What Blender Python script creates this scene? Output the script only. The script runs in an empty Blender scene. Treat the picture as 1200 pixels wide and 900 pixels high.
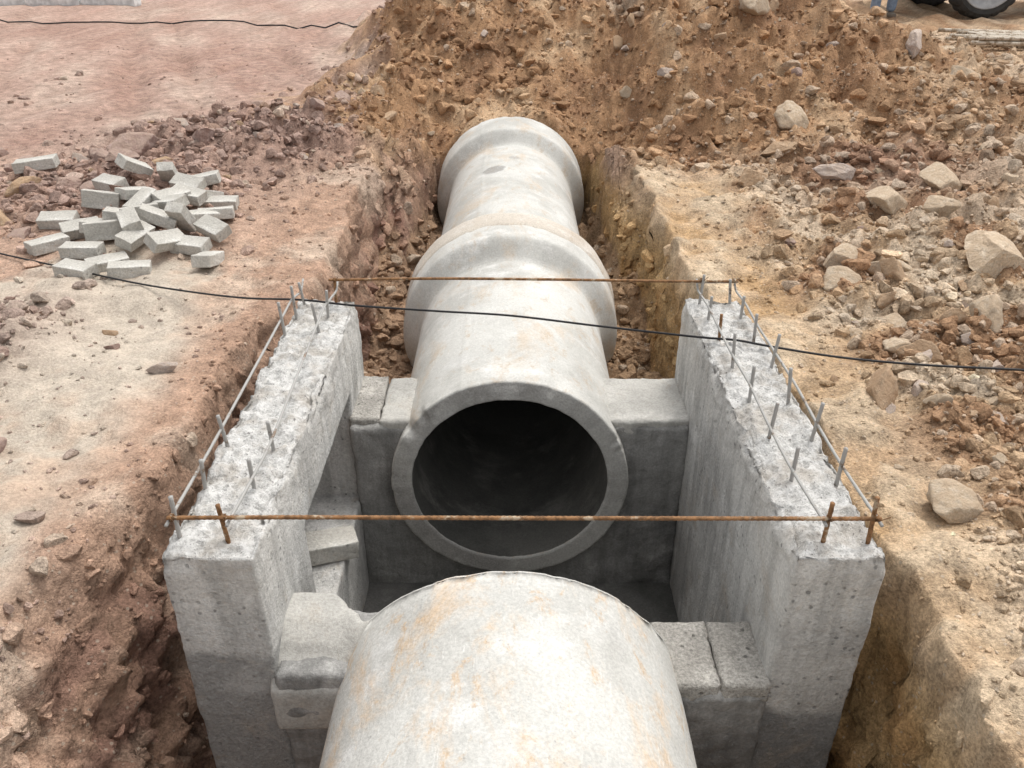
import bpy, bmesh, math, random
import numpy as np
from mathutils import Vector, Matrix, Euler, Quaternion

random.seed(7)
scene = bpy.context.scene
COL = scene.collection
PIPE_X, PIPE_Z, PR, PRI = -0.01, -0.49, 0.485, 0.40
WT = 0.15   # top of the side walls

# ------------------------------------------------------------------ noise
def _hash(ix, iy, iz):
    n = (ix * 374761393 + iy * 668265263 + iz * 1442695041) & 0xffffffff
    n = ((n ^ (n >> 13)) * 1274126177) & 0xffffffff
    n = n ^ (n >> 16)
    n = (n * 2246822519) & 0xffffffff
    n = n ^ (n >> 15)
    return n.astype(np.float64) / 4294967295.0 * 2 - 1

def vnoise(x, y, z=0.0):
    x, y, z = np.broadcast_arrays(np.asarray(x, float), np.asarray(y, float), np.asarray(z, float))
    ix = np.floor(x).astype(np.int64); iy = np.floor(y).astype(np.int64); iz = np.floor(z).astype(np.int64)
    fx = x - ix; fy = y - iy; fz = z - iz
    q = lambda t: t * t * t * (t * (t * 6 - 15) + 10)
    ux, uy, uz = q(fx), q(fy), q(fz)
    def L(a, b, t): return a + (b - a) * t
    r = []
    for dz in (0, 1):
        a = L(_hash(ix, iy, iz + dz), _hash(ix + 1, iy, iz + dz), ux)
        b = L(_hash(ix, iy + 1, iz + dz), _hash(ix + 1, iy + 1, iz + dz), ux)
        r.append(L(a, b, uy))
    return L(r[0], r[1], uz)

def fbm(x, y, z=0.0, oct=4, gain=0.5):
    s = 0; a = 1.0; t = 0
    x = np.asarray(x, float); y = np.asarray(y, float); z = np.asarray(z, float)
    for o in range(oct):
        s = s + a * vnoise(x, y, z)
        t += a; a *= gain
        x, y = (x * 0.8 - y * 0.6) * 2.07 + 17.3, (x * 0.6 + y * 0.8) * 2.07 - 9.1
        z = z * 2.07 + 5.7
    return s / t

def ss(a, b, x):
    t = np.clip((np.asarray(x, float) - a) / (b - a), 0, 1)
    return t * t * (3 - 2 * t)

def worley(x, y, seed=0):
    ix = np.floor(x).astype(np.int64); iy = np.floor(y).astype(np.int64)
    d1 = np.full(x.shape, 9.0); cid = np.zeros(x.shape)
    for dx in (-1, 0, 1):
        for dy in (-1, 0, 1):
            cx, cy = ix + dx, iy + dy
            px = cx + 0.5 + 0.42 * _hash(cx, cy, cx * 0 + seed)
            py = cy + 0.5 + 0.42 * _hash(cx, cy, cx * 0 + seed + 7)
            d = np.hypot(x - px, y - py)
            m = d < d1
            d1 = np.where(m, d, d1); cid = np.where(m, _hash(cx, cy, cx * 0 + seed + 19), cid)
    return d1, cid

# ------------------------------------------------------------------ terrain
def inside_trench(x, y):
    wx = x + 0.06 * fbm(x * 2.0, y * 2.0, 3.1, 3) + 0.03 * fbm(x * 9, y * 9, 8.2, 3)
    near = 1 - ss(3.05, 3.5, y)
    vnear = 1 - ss(1.5, 2.3, y)
    xl = -0.98 - 0.14 * near - 0.20 * vnear
    xr = 0.91 + 0.17 * near + 0.03 * vnear
    wl = 0.13 + 0.10 * near + 0.18 * vnear
    wr = 0.11 + 0.03 * near
    tl = ss(xl, xl + wl, wx)
    tr = 1 - ss(xr - wr, xr, wx)
    sl, sr = ss(0.60, 0.74, -x), ss(0.60, 0.74, x)
    end = 6.86 - 0.30 * sr - 0.0 * sl + 0.3 * (sl + sr) * fbm(x * 3, y * 3, 1.1, 2)
    wd = 0.10 + 1.5 * sr + 1.5 * sl
    return tl * tr * (1 - ss(0, 1, (y - end + wd) / wd))

def heaps(x, y):
    h1 = np.exp(-(((x + 1.80) / 1.2) ** 2 + ((y - 6.25) / 0.85) ** 2) ** 1.5)
    h2 = np.exp(-(((x + 2.5) / 0.8) ** 2 + ((y - 4.95) / 0.65) ** 2) ** 1.5)
    h3 = np.exp(-(((x + 2.15) / 0.30) ** 2 + ((y - 2.95) / 0.5) ** 2) ** 1.5)
    return h1, h2, h3

def ruts(x, y):
    ru = (x + 0.38 * (y - 9.0) + 5.2 + 0.4 * fbm(y * 0.3, 0 * y, 2.2, 2))
    rut = sum(np.exp(-((ru - o) / 0.13) ** 2) for o in (-2.6, -2.0, -0.9, -0.3, 1.1, 1.7, 3.0, 3.6))
    ru2 = (x - 0.15 * (y - 9.0) + 3.4)
    rut = rut + .7 * sum(np.exp(-((ru2 - o) / 0.12) ** 2) for o in (-.7, 0, -1.0))
    return rut * ss(5.5, 7.8, y) * (1 - ss(-2.6, -1.6, x)) * (.6 + .6 * ss(-.2, .3, fbm(x * .7, y * .7, 7.7, 3)))

def sand_mask(x, y, n2):
    sm = ss(-0.15, 0.3, 1.0 - (((x + 1.95) / 0.80) ** 2 + ((y - 2.45) / 1.6) ** 2) + 0.6 * n2)
    return sm * (1 - ss(-1.38, -1.12, x + 0.18 * n2))

def ledge_mask(x, y):
    n = fbm(x * 1.5, y * 1.5, 14.4, 3)
    return ss(.8, .95, x) * (1 - ss(1.25, 1.55, x + .25 * n)) * (1 - ss(5.2, 6.0, y + .5 * n))

def rough_mask(x, y):
    n = fbm(x * 0.9, y * 0.9, 4.4, 3)
    nn = fbm(x * 2.0, y * 2.0, 44.4, 3)
    mound = ss(5.3, 6.3, y) * ss(-2.1, -1.0, x + .6 * nn)
    right = ss(1.15, 1.7, x + 0.5 * n)
    h1, h2, h3 = heaps(x, y)
    return np.clip(np.maximum.reduce([mound, right, h1, h2 * 0.9, h3 * .7]), 0, 1) * (1 - .6 * ledge_mask(x, y))

def H(x, y):
    x = np.asarray(x, float); y = np.asarray(y, float)
    n1 = fbm(x * 0.8, y * 0.8, 1.0, 3); n2 = fbm(x * 4, y * 4, 2.0, 4); n3 = fbm(x * 16, y * 16, 3.0, 3)
    nm = fbm(x * 1.7, y * 1.7, 61.0, 3)
    rm = rough_mask(x, y)
    right = ss(1.2, 4.2, x)
    sm = sand_mask(x, y, n2)
    surf = 0.03 * n1 + 0.02 * n2 + 0.006 * n3
    surf = surf + sm * (.04 * fbm(x * 3.1, y * 3.1, 31., 3) + .014 * fbm(x * 11, y * 11, 33., 4))
    surf = surf + right * 0.20 * (1 - ss(7.4, 9.4, y)) + right * 0.05
    surf = surf - 0.05 * (ss(0.8, 1.0, x) * (1 - ss(1.3, 2.0, x)))
    surf = surf + .05 * n2 * ledge_mask(x, y)
    h1, h2, h3 = heaps(x, y)
    surf = surf + 0.15 * h1 * (1 + 0.8 * n2) + 0.10 * h2 + .03 * h3
    surf = surf + 0.04 * np.exp(-(((x + 1.9) / 0.45) ** 2 + ((y - 4.35) / 0.45) ** 2))
    st = 6.72 - 1.15 * ss(0.62, 1.5, x) - 0.45 * ss(0.6, 1.0, -x)
    lat = ss(-2.3, -0.1, x + 0.3 * n1 + .7 * nm) * (1 - 0.78 * ss(1.6, 4.6, x + 0.4 * n1)) * (1 - ss(7.2, 9.2, y) * ss(2.6, 4.2, x))
    m = ss(0, 3.4, y - st + 0.25 * ss(.3, 1, np.abs(x)) * n2) * (1 - 0.75 * ss(12, 17, y))
    surf = surf + 1.2 * m * lat + .18 * nm * m * lat
    surf = surf + 0.04 * ss(6.79, 6.92, y) * np.exp(-(x / 0.6) ** 4) * (1 - ss(8, 9, y))
    surf = surf - 0.26 * np.exp(-((y - 6.78) / 0.33) ** 2) * ss(0.30, 0.60, np.abs(x)) * (1 - ss(0.80, 1.15, np.abs(x)))
    surf = surf + rm * (0.10 * n2 + 0.045 * n3) * (1 - .6 * np.exp(-((y - 6.9) / .25) ** 2) * (np.abs(x) < .7))
    d, c = worley(x * 8 + 0.8 * n2, y * 8)
    surf = surf + rm * 0.055 * (1 - np.clip(d * 1.4, 0, 1)) * (0.4 + 0.6 * c)
    d, c = worley(x * 22, y * 22 + n2, 5)
    surf = surf + (0.22 + 0.78 * rm) * 0.014 * (1 - np.clip(d * 1.4, 0, 1)) * (0.3 + 0.7 * c) * (1 - .6 * sm)
    surf = surf - 0.045 * ruts(x, y) * (1 + 0.6 * n2)
    fm = ss(4.0, 4.5, x) * (1 - ss(8.5, 9.5, x)) * ss(8.6, 9.1, y) * (1 - ss(10.3, 11.0, y))
    surf = surf * (1 - fm) + (.27 + .02 * n2) * fm
    ins = inside_trench(x, y)
    away = ss(0.58, 0.80, np.abs(x))
    back = -0.68 + (0.36 * ss(4.2, 6.0, y) + 0.22 * ss(5.7, 6.7, y)) * away + 0.10 * n2 + 0.06 * n3 + 0.10 * ss(0.4, 0.8, x) * ss(4.0, 5.5, y) * away
    chan = 1 - ss(0.415, 0.475, np.abs(x - PIPE_X))
    back = back * (1 - chan) + (-1.2) * chan
    fr = -1.18 + 0.05 * n2
    k = ss(3.08, 3.22, y)
    floor = fr * (1 - k) + back * k
    z = surf * (1 - ins) + floor * ins
    side = ins * (1 - ins) * 4
    z = z + side * (0.10 * n2 + 0.04 * n3)
    return z

def steep_shift(x, y, z):
    ins = inside_trench(x, y)
    s = np.clip(ins * (1 - ins) * 5, 0, 1) * (np.abs(x) > .6)
    a = fbm(x * 5, y * 5, z * 7, 4, .6); b = fbm(x * 15, y * 15, z * 17 + 4, 3, .6); c3 = fbm(x * 34, y * 34, z * 36 + 4, 2, .6)
    lf = (x < 0)
    nearb = 1 - ss(2.9, 3.4, y)
    amp = np.where(lf, .075, .055 + .02 * nearb)
    ledge = np.abs((z * 7 + 1.2 * fbm(x * 2, y * 2, z * 2 + 9, 2)) % 1 - .5) * 2
    sg = np.where(lf, 1.0, -1.0)
    return sg * s * (amp * a + np.where(lf, .045, .035) * b + .016 * c3 + np.where(lf, .035, .015) * (ledge - .5)), s * (.035 * b + .012 * c3)

def hz(x, y): return float(H(np.array([x]), np.array([y]))[0])

def mixc(a, b, t): return a * (1 - t)[:, None] + np.array(b)[None, :] * t[:, None]

def ground_col(x, y, z):
    n1 = fbm(x * 0.7, y * 0.7, 6.0, 3); n2 = fbm(x * 3, y * 3, 7.0, 4); n3 = fbm(x * 14, y * 14, z * 14, 3)
    n2h = fbm(x * 4, y * 4, 2.0, 4)
    nm = fbm(x * 1.7, y * 1.7, 61.0, 3)
    c = np.tile(np.array([0.42, 0.285, 0.21]), (len(x), 1))
    st = fbm((x + 0.38 * y) * 1.6, (y - 0.38 * x) * 0.5, 1.0, 5, .6)
    farl = ss(5.0, 6.5, y + 0.5 * n2) * (1 - ss(-1.6, -0.8, x))
    c = mixc(c, [0.40, 0.275, 0.22], farl)
    c = mixc(c, [0.48, 0.37, 0.30], farl * ss(-0.1, 0.5, st) * .85)
    c = mixc(c, [0.33, 0.205, 0.16], farl * ss(0.1, 0.6, -st) * .8)
    c = mixc(c, [0.31, 0.195, 0.15], np.clip(ruts(x, y), 0, 1) * farl * .55)
    sm = sand_mask(x, y, n2h)
    c = mixc(c, [0.47, 0.405, 0.33], sm)
    c = mixc(c, [0.39, 0.325, 0.26], sm * ss(-.05, 0.5, n2) * 0.75)
    c = mixc(c, [0.42, 0.31, 0.23], sm * ss(.1, 0.5, n1 + .5 * n3) * 0.6)
    bl = ss(-1.5, -1.2, x + 0.25 * n2) * (1 - ss(-0.7, -0.5, x))
    c = mixc(c, [0.41, 0.265, 0.185], bl * 0.8)
    c = mixc(c, [0.48, 0.37, 0.285], bl * ss(0.0, 0.4, n2) * .85)
    h1, h2, h3 = heaps(x, y)
    c = mixc(c, [0.31, 0.205, 0.165], np.clip(h1 + h2 + .6 * h3, 0, 1) * 0.85)
    r = ss(0.7, 0.95, x)
    c = mixc(c, [0.46, 0.325, 0.205], r)
    c = mixc(c, [0.54, 0.43, 0.315], r * ss(-0.05, 0.35, n2 + 0.3 * n1))
    c = mixc(c, [0.36, 0.22, 0.13], r * ss(0.02, 0.40, -n2 - 0.3 * n1 + .12 * ss(3.5, 5.5, y)))
    lm = ledge_mask(x, y)
    c = mixc(c, [0.49, 0.35, 0.22], lm * .75)
    c = mixc(c, [0.55, 0.44, 0.315], lm * ss(0, .35, n2h) * .7)
    c = mixc(c, [0.43, 0.275, 0.14], lm * ss(0.05, .4, -n2h) * .75)
    red = np.exp(-(((x - 2.5) / 0.6) ** 2 + ((y - 5.4) / 0.9) ** 2))
    c = mixc(c, [0.32, 0.195, 0.135], np.clip(red, 0, 1) * .85)
    mo = ss(5.7, 6.5, y + 0.4 * n2 + 0.35 * ss(0.8, 1.6, x)) * ss(-2.1, -1.1, x + 0.6 * n2 + .7 * nm) * (1 - 0.7 * ss(2.0, 4.2, x))
    c = mixc(c, [0.375, 0.225, 0.125], mo)
    c = mixc(c, [0.46, 0.315, 0.195], mo * ss(0.1, 0.5, n2))
    c = mixc(c, [0.42, 0.32, 0.235], mo * ss(0.2, 0.5, n1))
    c = mixc(c, [0.29, 0.165, 0.095], mo * ss(0.1, 0.45, -n2) * .7)
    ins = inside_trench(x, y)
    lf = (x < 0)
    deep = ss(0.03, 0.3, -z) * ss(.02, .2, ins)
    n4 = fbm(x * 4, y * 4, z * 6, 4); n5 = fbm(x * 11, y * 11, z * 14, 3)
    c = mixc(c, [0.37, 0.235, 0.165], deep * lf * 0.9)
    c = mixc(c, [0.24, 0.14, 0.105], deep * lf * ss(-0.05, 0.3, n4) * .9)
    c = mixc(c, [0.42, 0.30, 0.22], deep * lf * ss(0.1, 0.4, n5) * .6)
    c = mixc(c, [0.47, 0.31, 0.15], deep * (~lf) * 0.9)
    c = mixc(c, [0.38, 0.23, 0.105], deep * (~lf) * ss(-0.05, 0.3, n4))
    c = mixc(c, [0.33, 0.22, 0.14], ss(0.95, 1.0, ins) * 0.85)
    q = 1 - .4 * sm
    c = c * (1 + (0.20 * n3 + 0.13 * n2) * q)[:, None]
    return np.clip(c, 0.02, 0.8), q

# ------------------------------------------------------------------ mesh helpers
def fast_mesh(name, verts, faces, smooth=False):
    verts = np.asarray(verts, np.float32); faces = np.asarray(faces, np.int32)
    k = faces.shape[1]; me = bpy.data.meshes.new(name)
    me.vertices.add(len(verts)); me.vertices.foreach_set("co", verts.ravel())
    me.loops.add(faces.size); me.loops.foreach_set("vertex_index", faces.ravel())
    me.polygons.add(len(faces))
    me.polygons.foreach_set("loop_start", np.arange(0, faces.size, k, dtype=np.int32))
    me.update(calc_edges=True)
    me.polygons.foreach_set("use_smooth", np.full(len(faces), smooth, bool))
    me.validate()
    return me

def set_col(me, c, alpha=None):
    a = me.color_attributes.new("Col", 'FLOAT_COLOR', 'POINT')
    cc = np.ones((len(me.vertices), 4), np.float32); cc[:, :3] = c
    if alpha is not None: cc[:, 3] = alpha
    a.data.foreach_set("color", cc.ravel())

def add(name, me, mat=None, parent=None):
    o = bpy.data.objects.new(name, me); COL.objects.link(o)
    if mat is not None and me is not None:
        if not me.materials: me.materials.append(mat)
    if parent is not None: o.parent = parent
    return o

def thing(o, label, category, group=None):
    o["label"] = label; o["category"] = category
    if group: o["group"] = group
    return o

def voxel_solid(name, x0, x1, y0, y1, z0, z1, res, occf=None, disp=None, smooth=True):
    nx, ny, nz = [max(2, int(round((b - a) / res))) for a, b in ((x0, x1), (y0, y1), (z0, z1))]
    xs, ys, zs = np.linspace(x0, x1, nx + 1), np.linspace(y0, y1, ny + 1), np.linspace(z0, z1, nz + 1)
    cx, cy, cz = [(a[1:] + a[:-1]) / 2 for a in (xs, ys, zs)]
    X, Y, Z = np.meshgrid(cx, cy, cz, indexing='ij')
    occ = np.ones((nx, ny, nz), bool) if occf is None else occf(X, Y, Z)
    P = np.pad(occ, 1)
    core = P[1:-1, 1:-1, 1:-1]
    vid = lambda i, j, k: (i * (ny + 1) + j) * (nz + 1) + k
    quads = []; dirs = []
    for ax, sg in ((0, 1), (0, -1), (1, 1), (1, -1), (2, 1), (2, -1)):
        sl = [slice(1, -1)] * 3; sl[ax] = slice(2, None) if sg > 0 else slice(0, -2)
        i, j, k = np.nonzero(core & ~P[tuple(sl)])
        s = 1 if sg > 0 else 0
        if ax == 0: q = [(i + s, j, k), (i + s, j + 1, k), (i + s, j + 1, k + 1), (i + s, j, k + 1)]
        elif ax == 1: q = [(i, j + s, k), (i, j + s, k + 1), (i + 1, j + s, k + 1), (i + 1, j + s, k)]
        else: q = [(i, j, k + s), (i + 1, j, k + s), (i + 1, j + 1, k + s), (i, j + 1, k + s)]
        q = np.stack([vid(*t) for t in q], 1)
        if sg < 0: q = q[:, ::-1]
        quads.append(q); d = np.zeros((len(q), 3)); d[:, ax] = sg; dirs.append(d)
    Q = np.concatenate(quads); D = np.concatenate(dirs)
    u, inv = np.unique(Q.ravel(), return_inverse=True)
    F = inv.reshape(-1, 4)
    ii, rem = np.divmod(u, (ny + 1) * (nz + 1)); jj, kk = np.divmod(rem, nz + 1)
    V = np.stack([xs[ii], ys[jj], zs[kk]], 1)
    N = np.zeros_like(V); cnt = np.zeros_like(V)
    for c in range(4):
        np.add.at(N, F[:, c], D); np.add.at(cnt, F[:, c], np.abs(D))
    ntyp = (cnt > 0).sum(1)
    Nn = N / np.maximum(np.linalg.norm(N, axis=1), 1e-6)[:, None]
    if disp is not None: V = V + disp(V, Nn, ntyp)
    return fast_mesh(name, V, F, smooth)

def tube(name, pts, r, seg=10, step=None, ribs=0.0, smooth=True):
    pts = [Vector(p) for p in pts]
    if step:
        out = []
        P = [pts[0] * 2 - pts[1]] + pts + [pts[-1] * 2 - pts[-2]]
        for i in range(1, len(P) - 2):
            a, b, c, d = P[i - 1:i + 3]; n = max(1, int((c - b).length / step))
            for k in range(n):
                t = k / n
                out.append(0.5 * ((2 * b) + (c - a) * t + (2 * a - 5 * b + 4 * c - d) * t * t + (3 * b - a - 3 * c + d) * t ** 3))
        out.append(pts[-1]); pts = out
    V = []; F = []; n = len(pts)
    up = Vector((0, 0, 1))
    d0 = (pts[-1] - pts[0]).normalized()
    if abs(d0.z) > 0.8: up = Vector((1, 0, 0))
    for i, p in enumerate(pts):
        d = (pts[min(i + 1, n - 1)] - pts[max(i - 1, 0)]).normalized()
        s = d.cross(up).normalized(); t = s.cross(d)
        for k in range(seg):
            a = 2 * math.pi * k / seg
            rr = r * (1 + (ribs if (i % 2 == 0 and abs(math.sin(a)) < 0.95) else 0))
            V.append(p + s * math.cos(a) * rr + t * math.sin(a) * rr)
    for i in range(n - 1):
        for k in range(seg):
            k2 = (k + 1) % seg
            F.append((i * seg + k, i * seg + k2, (i + 1) * seg + k2, (i + 1) * seg + k))
    F.append(tuple(range(seg))[::-1]); F.append(tuple((n - 1) * seg + k for k in range(seg)))
    me = bpy.data.meshes.new(name); me.from_pydata([tuple(v) for v in V], [], F)
    for p in me.polygons: p.use_smooth = smooth
    return me

def box_mesh(name, sx, sy, sz, bevel=0.004, seg=2, rough=0.0, cuts=0, seed=0):
    bm = bmesh.new(); bmesh.ops.create_cube(bm, size=1)
    bmesh.ops.scale(bm, vec=(sx, sy, sz), verts=bm.verts)
    bmesh.ops.bevel(bm, geom=bm.edges[:], offset=bevel, segments=seg, profile=0.6, affect='EDGES')
    if cuts:
        bmesh.ops.subdivide_edges(bm, edges=[e for e in bm.edges if e.calc_length() > 0.03], cuts=cuts, use_grid_fill=True)
    if rough:
        vs = np.array([v.co[:] for v in bm.verts])
        for c in range(3):
            d = rough * fbm(vs[:, 0] * 30 + seed, vs[:, 1] * 30 + c * 9, vs[:, 2] * 30, 3)
            for v, dd in zip(bm.verts, d): v.co[c] += dd
    me = bpy.data.meshes.new(name); bm.to_mesh(me); bm.free()
    return me

# ------------------------------------------------------------------ material helpers
class NT:
    def __init__(s, name):
        s.m = bpy.data.materials.new(name); s.m.use_nodes = True
        s.t = s.m.node_tree; s.n = s.t.nodes; s.l = s.t.links
        s.b = s.n["Principled BSDF"]; s.b.inputs["Specular IOR Level"].default_value = 0.25
        s.b.inputs["Roughness"].default_value = 0.9
        s.tc = s.n.new("ShaderNodeTexCoord"); s.geo = s.n.new("ShaderNodeNewGeometry")
        s.bumps = []
    def coords(s, scale=(1, 1, 1), kind="Object"):
        mp = s.n.new("ShaderNodeMapping"); mp.inputs["Scale"].default_value = scale
        s.l.new(s.tc.outputs[kind], mp.inputs["Vector"]); return mp.outputs[0]
    def noise(s, scale, detail=3, rough=0.55, vec=None, dist=0.0):
        n = s.n.new("ShaderNodeTexNoise"); n.inputs["Scale"].default_value = scale
        n.inputs["Detail"].default_value = detail; n.inputs["Roughness"].default_value = rough
        n.inputs["Distortion"].default_value = dist
        s.l.new(vec if vec is not None else s.tc.outputs["Object"], n.inputs["Vector"]); return n.outputs["Fac"]
    def voro(s, scale, feature='F1', vec=None, out="Distance"):
        n = s.n.new("ShaderNodeTexVoronoi"); n.feature = feature; n.inputs["Scale"].default_value = scale
        s.l.new(vec if vec is not None else s.tc.outputs["Object"], n.inputs["Vector"]); return n.outputs[out]
    def ramp(s, v, a, b, va=0.0, vb=1.0):
        n = s.n.new("ShaderNodeMapRange"); n.inputs[1].default_value = a; n.inputs[2].default_value = b
        n.inputs[3].default_value = va; n.inputs[4].default_value = vb; n.interpolation_type = 'SMOOTHSTEP'
        s.l.new(v, n.inputs[0]); return n.outputs[0]
    def math(s, op, a, b=None):
        n = s.n.new("ShaderNodeMath"); n.operation = op
        for i, v in enumerate((a, b)):
            if v is None: continue
            if isinstance(v, (int, float)): n.inputs[i].default_value = v
            else: s.l.new(v, n.inputs[i])
        return n.outputs[0]
    def near(s, p):
        n = s.n.new("ShaderNodeVectorMath"); n.operation = 'DISTANCE'
        s.l.new(s.tc.outputs["Object"], n.inputs[0]); n.inputs[1].default_value = p
        return n.outputs["Value"]
    def mix(s, a, b, f, mode='MIX'):
        n = s.n.new("ShaderNodeMix"); n.data_type = 'RGBA'; n.blend_type = mode
        for i, v in ((6, a), (7, b)):
            if isinstance(v, (tuple, list)): n.inputs[i].default_value = (*v[:3], 1)
            else: s.l.new(v, n.inputs[i])
        if isinstance(f, (int, float)): n.inputs[0].default_value = f
        else: s.l.new(f, n.inputs[0])
        return n.outputs[2]
    def scalec(s, col, f):
        n = s.n.new("ShaderNodeVectorMath"); n.operation = 'SCALE'
        s.l.new(col, n.inputs[0]); s.l.new(f, n.inputs["Scale"]); return n.outputs[0]
    def sep(s, v):
        n = s.n.new("ShaderNodeSeparateXYZ"); s.l.new(v, n.inputs[0]); return n.outputs
    def bump(s, h, strength, dist):
        n = s.n.new("ShaderNodeBump")
        if isinstance(strength, (int, float)): n.inputs["Strength"].default_value = strength
        else: s.l.new(strength, n.inputs["Strength"])
        n.inputs["Distance"].default_value = dist; s.l.new(h, n.inputs["Height"])
        if s.bumps: s.l.new(s.bumps[-1], n.inputs["Normal"])
        s.bumps.append(n.outputs[0]); s.l.new(n.outputs[0], s.b.inputs["Normal"])
    def color(s, c):
        if isinstance(c, (tuple, list)): s.b.inputs["Base Color"].default_value = (*c, 1)
        else: s.l.new(c, s.b.inputs["Base Color"])
        return s.m

def mat_earth(name, pebbles=True):
    k = NT(name)
    at = k.n.new("ShaderNodeAttribute"); at.attribute_name = "Col"
    c = at.outputs["Color"]; al = at.outputs["Alpha"]
    f1 = k.ramp(k.noise(11, 4, 0.7), 0.25, 0.75, -0.30, 0.28)
    f2 = k.ramp(k.noise(95, 4, 0.75), 0.25, 0.75, -0.38, 0.36)
    f = k.math('ADD', 1.0, k.math('MULTIPLY', k.math('ADD', f1, f2), al))
    c = k.scalec(c, f)
    if pebbles:
        v = k.n.new("ShaderNodeTexVoronoi"); v.inputs["Scale"].default_value = 55; k.l.new(k.tc.outputs["Object"], v.inputs["Vector"])
        peb = k.ramp(v.outputs["Distance"], 0.18, 0.34, 1, 0)
        sel = k.ramp(k.sep(v.outputs["Color"])[0], 0.74, 0.80)
        pm = k.math('MULTIPLY', k.math('MULTIPLY', peb, sel), k.math('MULTIPLY', 0.5, al))
        c = k.mix(c, (0.54, 0.46, 0.37), pm)
    k.bump(k.noise(30, 5, 0.72), k.math('MULTIPLY', al, .85), 0.03)
    k.bump(k.noise(150, 3, 0.75), 0.6, 0.007)
    k.b.inputs["Specular IOR Level"].default_value = 0.12
    k.b.inputs["Roughness"].default_value = 0.97
    return k.color(c)

def mat_rock(name, a, b, dust):
    k = NT(name)
    c = k.mix(a, b, k.ramp(k.noise(2.2, 4, 0.65), 0.35, 0.65))
    c = k.scalec(c, k.ramp(k.noise(14, 3, 0.7), 0.25, 0.75, 0.78, 1.2))
    oi = k.n.new("ShaderNodeObjectInfo")
    c = k.scalec(c, k.ramp(oi.outputs["Random"], 0, 1, 0.86, 1.12))
    nz = k.sep(k.geo.outputs["Normal"])[2]
    c = k.mix(c, dust, k.math('MULTIPLY', k.ramp(nz, -0.2, 0.7), k.ramp(k.noise(3, 4, 0.7), 0.30, 0.58, 0, 0.85)))
    k.bump(k.noise(5, 5, 0.75), 0.55, 0.12)
    k.b.inputs["Roughness"].default_value = 0.95
    return k.color(c)

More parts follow.
